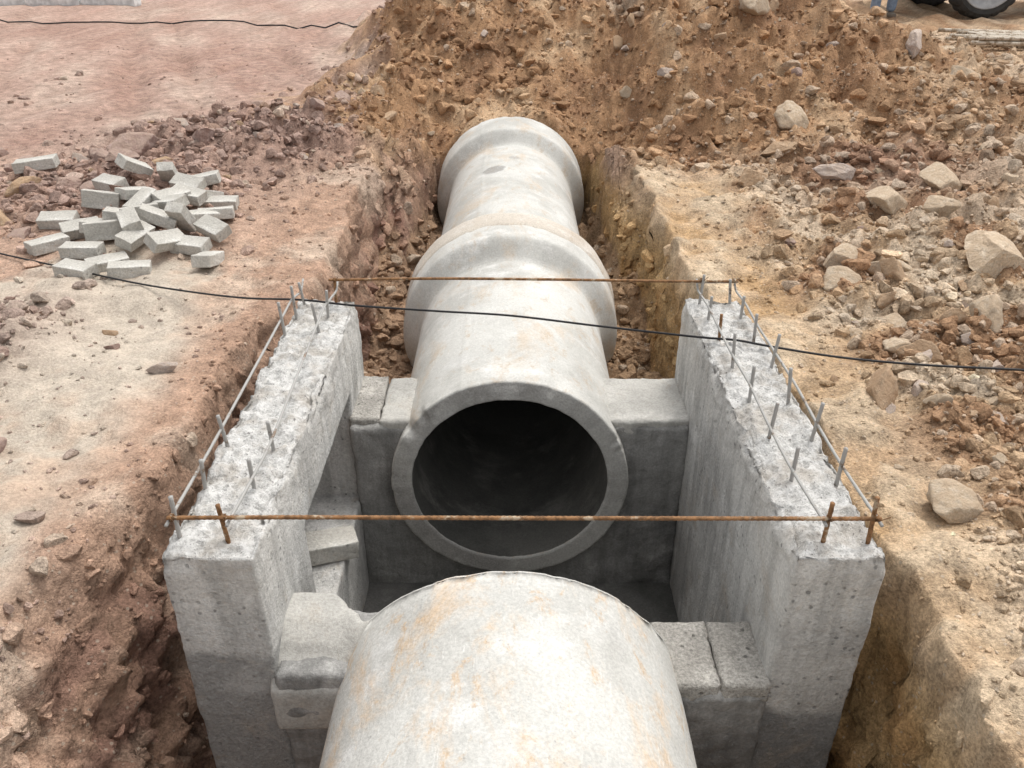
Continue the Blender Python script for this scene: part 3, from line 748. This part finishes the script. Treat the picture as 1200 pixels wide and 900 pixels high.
for r in [("tan", 2.05, 7.6, .16, 1.4), ("pink", 3.35, 7.3, .16, 1.7), ("tan", 3.7, 7.6, .13, 1.1), ("tan", 3.6, 6.8, .12, 1.3),
          ("pink", 2.10, 5.25, .12, 1.6), ("tan", 1.70, 3.25, .115, 1.3), ("tan", 1.60, 3.62, .12, 1.2), ("tan", 1.85, 3.78, .115, 1.2),
          ("tan", 2.28, 3.70, .17, 1.15), ("tan", 1.36, 1.98, .11, 1.4), ("orange", 1.38, 2.64, .10, 1.2), ("tan", 2.6, 4.9, .13, 1.1),
          ("tan", 2.15, 4.6, .13, 1.1), ("tan", 2.1, 6.3, .14, 1.3), ("tan", 2.35, 4.35, .11, 1.2), ("tan", 1.95, 3.05, .09, 1.5),
          ("pink", 1.60, 2.80, .05, 2.0), ("orange", 1.6, 5.35, .10, 1.3), ("tan", 1.6, 3.0, .06, 1.1), ("orange", 1.9, 5.9, .11, 1.2),
          ("orange", -.80, 6.95, .11, 1.1), ("orange", -1.0, 6.9, .10, 1.2), ("red", -2.6, 5.7, .15, 1.3), ("red", -2.1, 5.7, .14, 1.4),
          ("red", -2.75, 5.0, .14, 1.6), ("orange", -2.5, 7.3, .13, 1.2), ("red", -1.75, 7.0, .12, 1.2), ("pink", -1.35, 6.4, .09, 1.2),
          ("red", -1.85, 2.45, .055, 1.4), ("red", -1.95, 2.75, .06, 1.3), ("red", -1.70, 2.25, .035, 1.3), ("pink", -1.35, 2.75, .055, 1.7),
          ("red", -1.62, 2.95, .03, 1.2), ("orange", -1.7, 3.1, .03, 1.4)]:
    rock(*r)
def scatter_rocks(n, fn, smin, smax, kinds, power=2.2):
    c = 0; tries = 0
    while c < n and tries < n * 60:
        tries += 1
        x, y = fn()
        s = smin + (smax - smin) * random.random() ** power
        if -1.35 < x < 1.2 and y < 6.9: continue
        if x > 3.9 and y > 8.6: continue
        if any((x - a) ** 2 + (y - b) ** 2 < (.75 * (s + t)) ** 2 for a, b, t in rocks): continue
        rock(random.choice(kinds), x, y, s, random.uniform(1, 1.6)); c += 1
ly = lambda a, b: math.exp(random.uniform(math.log(a), math.log(b)))
scatter_rocks(98, lambda: (lambda y: (random.uniform(1.45, .7 + y * .56), y))(ly(2.4, 8.4)), .025, .105, ["tan", "orange", "pink", "orange", "red", "tan"], 2.0)
scatter_rocks(20, lambda: (random.uniform(1.25, 1.9), ly(1.3, 3.4)), .018, .05, ["tan", "orange", "pink"])
scatter_rocks(60, lambda: (random.gauss(-1.75, .65), random.gauss(6.2, .6)), .03, .10, ["red", "red", "pink", "orange"])
scatter_rocks(30, lambda: (random.gauss(-2.5, .4), random.gauss(4.95, .5)), .03, .10, ["red", "red", "orange"])
scatter_rocks(14, lambda: (random.gauss(-2.1, .16), random.gauss(2.9, .3)), .018, .06, ["red", "red", "pink"])
scatter_rocks(40, lambda: (random.uniform(-2.0, 3.2), random.uniform(6.9, 8.8)), .03, .09, ["orange", "orange", "tan", "pink"])
print("rocks", len(rocks))

def clod_mass(name, n, sub, seed, smin, smax, power, dens):
    r = np.random.default_rng(seed)
    N = n * 14
    y = np.exp(r.uniform(np.log(.95), np.log(12.0), N)); x = r.uniform(-1, 1, N) * (.66 * y + .8)
    keep = r.random(N) < dens(x, y); x, y = x[keep][:n], y[keep][:n]
    n = len(x); print(name, n)
    s = (smin + (smax - smin) * r.random(n) ** power) * np.clip(.55 + y * .11, .5, 1.35)
    z = H(x, y)
    dx, dy = steep_shift(x, y, z)
    bases = [rock_verts(seed * 50 + i, sub, 10, .42, 1.0, .16) for i in range(14)]
    F0 = bases[0][1]; nv = len(bases[0][0])
    BV = np.stack([b[0] for b in bases])[r.integers(0, 14, n)]
    a = r.uniform(0, 2 * np.pi, n); t = r.normal(0, .5, n)
    ca, sa, ct, st = np.cos(a), np.sin(a), np.cos(t), np.sin(t)
    X, Y, Z = BV[..., 0], BV[..., 1], BV[..., 2]
    Y, Z = Y * ct[:, None] - Z * st[:, None], Y * st[:, None] + Z * ct[:, None]
    X, Y = X * ca[:, None] - Y * sa[:, None], X * sa[:, None] + Y * ca[:, None]
    V = np.stack([X, Y, Z], -1) * s[:, None, None]
    V[..., 0] += (x + dx)[:, None]; V[..., 1] += (y + dy)[:, None]; V[..., 2] += (z + s * .12)[:, None]
    F = (F0[None] + (np.arange(n) * nv)[:, None, None]).reshape(-1, 3)
    c, q = ground_col(x, y, z)
    br = r.normal(1.05, .13, n)[:, None]
    c = c * br
    pale = (r.random(n) < .07 + .17 * (x > 1.1))[:, None]; c = np.where(pale, c * .45 + np.array([.57, .475, .375]) * .55, c)
    leftred = ((x < -1.2) & (r.random(n) < .6))[:, None]
    c = np.where(leftred, c * .45 + np.array([.37, .27, .23]) * .55 * br, c)
    me = fast_mesh(name, V.reshape(-1, 3), F, False)
    set_col(me, np.repeat(np.clip(c, .03, .7), nv, 0))
    o = add(name, me, M_clod); o["kind"] = "stuff"
    return o
def dens_big(x, y):
    n = fbm(x * 1.3, y * 1.3, 21.0, 3)
    h1, h2, h3 = heaps(x, y)
    rm = rough_mask(x, y); d = rm * np.clip(.65 + 1.2 * n, .15, 1)
    d = np.maximum(d, np.clip(h1 + h2, 0, 1))
    d = np.maximum(d, .035 * (x < -1.25) * ss(-.1, .4, fbm(x * 1.5, y * 1.5, 9, 2)))
    ins = inside_trench(x, y)
    tr = (ins > .6) & (np.abs(x) > .5) & (y > 3.15) & (y < 6.9)
    d = np.where((ins > .02) & (ins <= .97), .14 * (x < 0) + .06, d)
    d = np.where(tr, 1.0, d)
    d = np.where((y < 3.15) & (ins > .97), 0, d)
    d = d * (1 - .7 * ledge_mask(x, y) * (ins < .5))
    d = np.where((np.abs(x) < .62) & (y < 6.9), np.where((np.abs(x) > .5) & (ins > .6) & (y < 5.9), d, 0), d)
    d = np.where((x > 4.0) & (y > 8.7), 0, d)
    return d
def dens_small(x, y):
    d = .10 + .9 * rough_mask(x, y)
    d = np.maximum(d, .22 * ss(0, .4, fbm(x * 2, y * 2, 9, 2)) * (x < -1))
    d = np.where((x < -1.8) & (y > 6), d * .35, d)
    d = d * (1 - .65 * sand_mask(x, y, fbm(x * 4, y * 4, 2.0, 4)))
    ins = inside_trench(x, y)
    d = np.where((y < 3.15) & (ins > .9), 0, d)
    d = np.where((np.abs(x) < .5) & (y < 6.85), 0, d)
    return d
cb = clod_mass("rubble", 13500, 2, 3, .009, .050, 2.6, dens_big)
cs = clod_mass("gravel", 34000, 1, 5, .004, .017, 1.8, dens_small)
cb["label"] = "loose clods of orange and mauve earth"; cs["label"] = "fine gravel and crumbs of earth"

# ------------------------------------------------------------------ cables
def gnd(x, y, dz=.012): return (x, y, hz(x, y) + dz)
cabpts = [(-3.6, 4.42, .03), (-2.61, 3.94, .035), (-2.15, 3.74, .03), (-1.69, 3.50, .05), (-1.2, 3.25, .10), (-.86, 3.07, .168), (-.64, 3.02, .166), (-.3, 3.0, .150), (0, 2.98, .139), (.35, 2.9, .131), (.70, 2.76, .155), (.83, 2.70, .172), (.95, 2.66, .166),
          (1.2, 2.62, .142), (1.5, 2.60, .122), (1.85, 2.58, .112), (2.4, 2.52, .10), (2.9, 2.45, hz(2.9, 2.45) + .02)]
thing(add("electric_cable", tube("electric_cable", cabpts, .0046, 8, step=.03), M_cable), "thin black cable slung across the chamber and ground", "cable")
far = [gnd(x, 15.2 - (x + 12) * .20 + .25 * math.sin(x * 1.1), .02) for x in np.linspace(-12, -1.2, 48)]
thing(add("electric_cable", tube("electric_cable", far, .011, 8, step=.15), M_cable), "black cable trailing over pink dirt", "cable")

# ------------------------------------------------------------------ distant items
M_kerb = mat_plain("pale_kerb", (0.60, 0.60, 0.59), .9, .25, 8)
for i in range(3):
    x = -9.6 + i * 1.06
    o = add("kerb_stone", box_mesh("kerb_stone", 1.02, .3, .18, .03, 2, .012, 2, i), M_kerb); o.location = (x, 16.9 - i * .05, hz(x, 16.9) + .05)
    o.rotation_euler = (0, 0, random.uniform(-.05, .05))
    thing(o, "pale precast kerb stone lying on pink dirt", "kerb stone", "kerb stones laid end to end")
M_rod = mat_steel("weathered_rods", (0.34, 0.26, 0.18), (0.50, 0.44, 0.36), .45)
for i in range(18):
    yy = 9.1 + (i % 9) * .085 + random.uniform(-.02, .02); lay = i // 9
    x0 = 4.62 + random.uniform(0, .4); x1 = 8.0 + random.uniform(-.3, .3)
    zb = .33 + lay * .042
    dy = random.uniform(-.10, .10)
    pts = [(x0, yy - dy, zb + .02), ((x0 + x1) / 2, yy, zb - .01), (x1, yy + dy, zb + .02)]
    thing(add("steel_rod", tube("steel_rod", pts, .020, 8, step=.1, ribs=.1), M_rod), "long weathered brown rod in a stack on spoil", "rod", "stack of long rods")

M_tyre = mat_plain("tyre_rubber", (.045, .043, .04), .85, .3, 20); M_rim = mat_plain("rim_paint", (.36, .36, .36), .5, .2, 12)
M_body = mat_plain("truck_paint", (.35, .30, .12), .5, .12, 4); M_chassis = mat_plain("chassis_steel", (.06, .055, .05), .7, .2, 10)
M_glass = mat_plain("dark_glass", (.03, .035, .04), .1, .1, 5)
truck = bpy.data.objects.new("parked_truck", None); COL.objects.link(truck)
truck.location = (9.0, 15.25, hz(7.4, 14.3) - .02)
thing(truck, "parked work truck standing on dusty ground", "truck")
def lathe(name, prof, ns=64, tread=False):
    V = []; F = []
    for i, (a, r) in enumerate(prof):
        for k in range(ns):
            t = 2 * math.pi * k / ns; rr = r - (.018 if tread and 3 <= i <= len(prof) - 4 and k % 3 == 0 else 0)
            V.append((rr * math.cos(t), a, rr * math.sin(t)))
    for i in range(len(prof) - 1):
        for k in range(ns): F.append((i * ns + k, i * ns + (k + 1) % ns, (i + 1) * ns + (k + 1) % ns, (i + 1) * ns + k))
    me = bpy.data.meshes.new(name); me.from_pydata(V, [], F)
    for p in me.polygons: p.use_smooth = not tread
    return me
ty_me = lathe("tyre", [(-.13, .42), (-.17, .44), (-.18, .50), (-.155, .55), (-.12, .575), (-.04, .58), (.04, .58), (.12, .575), (.155, .55), (.18, .50), (.17, .44), (.13, .42)], 72, tread=True); ty_me.materials.append(M_tyre)
ri_me = lathe("rim", [(.13, .425), (-.13, .425), (-.165, .435), (-.17, .42), (-.12, .37), (-.06, .25), (-.10, .16), (-.12, .08), (-.12, .001)], 64); ri_me.materials.append(M_rim)
for wx in (-1.55, 2.0):
    for wy in (-.95, .95):
        w = bpy.data.objects.new("wheel", None); COL.objects.link(w); w.parent = truck; w.location = (wx, wy, .57)
        if wy > 0: w.rotation_euler = (0, 0, math.pi)
        add("tyre", ty_me, None, w); add("rim", ri_me, None, w)
def tb(name, s, loc, mat, bev=.04):
    o = add(name, box_mesh(name, *s, bev, 3), mat, truck); o.location = loc; return o
tb("chassis", (5.0, .9, .25), (.2, 0, .85), M_chassis, .02)
tb("cab", (1.6, 2.1, 1.6), (-1.75, 0, 1.85), M_body, .15); tb("windscreen", (.04, 1.8, .6), (-2.56, 0, 2.15), M_glass, .01)
tb("cargo_bed", (3.4, 2.2, .9), (1.0, 0, 1.5), M_body, .05)
tb("bumper", (.2, 2.1, .3), (-2.6, 0, .75), M_chassis, .04)

def skin_obj(name, verts, edges, radii, mat, parent, root=0):
    me = bpy.data.meshes.new(name); me.from_pydata(verts, edges, []); o = add(name, me, mat, parent)
    md = o.modifiers.new("Skin", 'SKIN')
    for i, r in enumerate(radii): me.skin_vertices[0].data[i].radius = (r, r)
    me.skin_vertices[0].data[root].use_root = True
    sb = o.modifiers.new("Sub", 'SUBSURF'); sb.levels = 2; sb.render_levels = 2
    return o
M_jean = mat_plain("blue_denim", (.20, .26, .35), .9, .25, 20); M_skin = mat_plain("skin", (.35, .2, .13), .6, .05, 10)
M_shoe = mat_plain("dusty_shoe", (.18, .15, .12), .8, .2, 20); M_shirt = mat_plain("grey_shirt", (.25, .25, .26), .9, .1, 10); M_hair = mat_plain("dark_hair", (.02, .017, .015), .8, .1, 30)
px, py = 5.95, 14.4
body = skin_obj("person", [(0, 0, 1.0), (0, 0, 1.2), (0, 0, 1.42), (0, .0, 1.52), (0, -.02, 1.62), (0, -.02, 1.72),
    (-.19, 0, 1.42), (-.26, 0, 1.15), (-.26, -.06, .9), (-.26, -.08, .80), (.19, 0, 1.42), (.26, 0, 1.15), (.26, -.06, .9), (.26, -.08, .80),
    (-.1, 0, .92), (-.12, 0, .5), (-.12, .02, .1), (.1, 0, .92), (.14, .02, .5), (.16, .06, .1)],
    [(0, 1), (1, 2), (2, 3), (3, 4), (4, 5), (2, 6), (6, 7), (7, 8), (8, 9), (2, 10), (10, 11), (11, 12), (12, 13), (0, 14), (14, 15), (15, 16), (0, 17), (17, 18), (18, 19)],
    [.14, .13, .14, .055, .09, .085, .06, .045, .035, .04, .06, .045, .035, .04, .085, .055, .04, .085, .055, .04], M_skin, None)
body.location = (px, py, hz(px, py))
thing(body, "standing person in blue jeans and dusty shoes", "person")
skin_obj("trousers", [(0, 0, 1.0), (-.1, 0, .9), (-.12, 0, .5), (-.12, .02, .07), (.1, 0, .9), (.14, .02, .5), (.16, .06, .07)],
         [(0, 1), (1, 2), (2, 3), (0, 4), (4, 5), (5, 6)], [.165, .11, .085, .078, .11, .085, .078], M_jean, body)
skin_obj("shirt", [(0, 0, .98), (0, 0, 1.2), (0, 0, 1.42), (-.2, 0, 1.42), (-.265, 0, 1.18), (.2, 0, 1.42), (.265, 0, 1.18)],
         [(0, 1), (1, 2), (2, 3), (3, 4), (2, 5), (5, 6)], [.16, .15, .16, .075, .06, .075, .06], M_shirt, body)
skin_obj("hair", [(0, .01, 1.69), (0, 0, 1.77)], [(0, 1)], [.095, .085], M_hair, body)
for fx, fy in ((-.12, 0), (.16, .04)):
    skin_obj("shoe", [(fx, fy + .06, .05), (fx, fy - .06, .045), (fx, fy - .17, .035)], [(0, 1), (1, 2)], [.055, .05, .042], M_shoe, body)

# ------------------------------------------------------------------ camera and light
cam = bpy.data.objects.new("Camera", bpy.data.cameras.new("Camera")); COL.objects.link(cam)
cam.location = (0, 0, 1.55); cam.rotation_euler = (math.radians(90 - 30.1), 0, 0)
cam.data.sensor_width = 36; cam.data.lens = 28.8; cam.data.clip_start = .05; cam.data.clip_end = 2000
scene.camera = cam
D = Vector((.35, .42, 1.25)).normalized()
sl = bpy.data.lights.new("sun", 'SUN'); sl.energy = 1.15; sl.angle = math.radians(20); sl.color = (1, .96, .90)
so = bpy.data.objects.new("sun", sl); COL.objects.link(so); so.rotation_euler = D.to_track_quat('Z', 'Y').to_euler()
w = bpy.data.worlds.new("World"); scene.world = w; w.use_nodes = True
nt = w.node_tree; bg = nt.nodes["Background"]
sky = nt.nodes.new("ShaderNodeTexSky"); sky.sky_type = 'NISHITA'; sky.sun_disc = False
sky.sun_elevation = math.asin(D.z); sky.sun_rotation = math.atan2(D.x, D.y)
sky.air_density = 1.0; sky.dust_density = 4.0
hs = nt.nodes.new("ShaderNodeHueSaturation"); hs.inputs["Saturation"].default_value = 0.12; hs.inputs["Value"].default_value = 1.8
nt.links.new(sky.outputs[0], hs.inputs["Color"]); nt.links.new(hs.outputs[0], bg.inputs["Color"])
bg.inputs["Strength"].default_value = 0.15
scene.view_settings.view_transform = 'Standard'; scene.view_settings.look = 'None'; scene.view_settings.exposure = 0
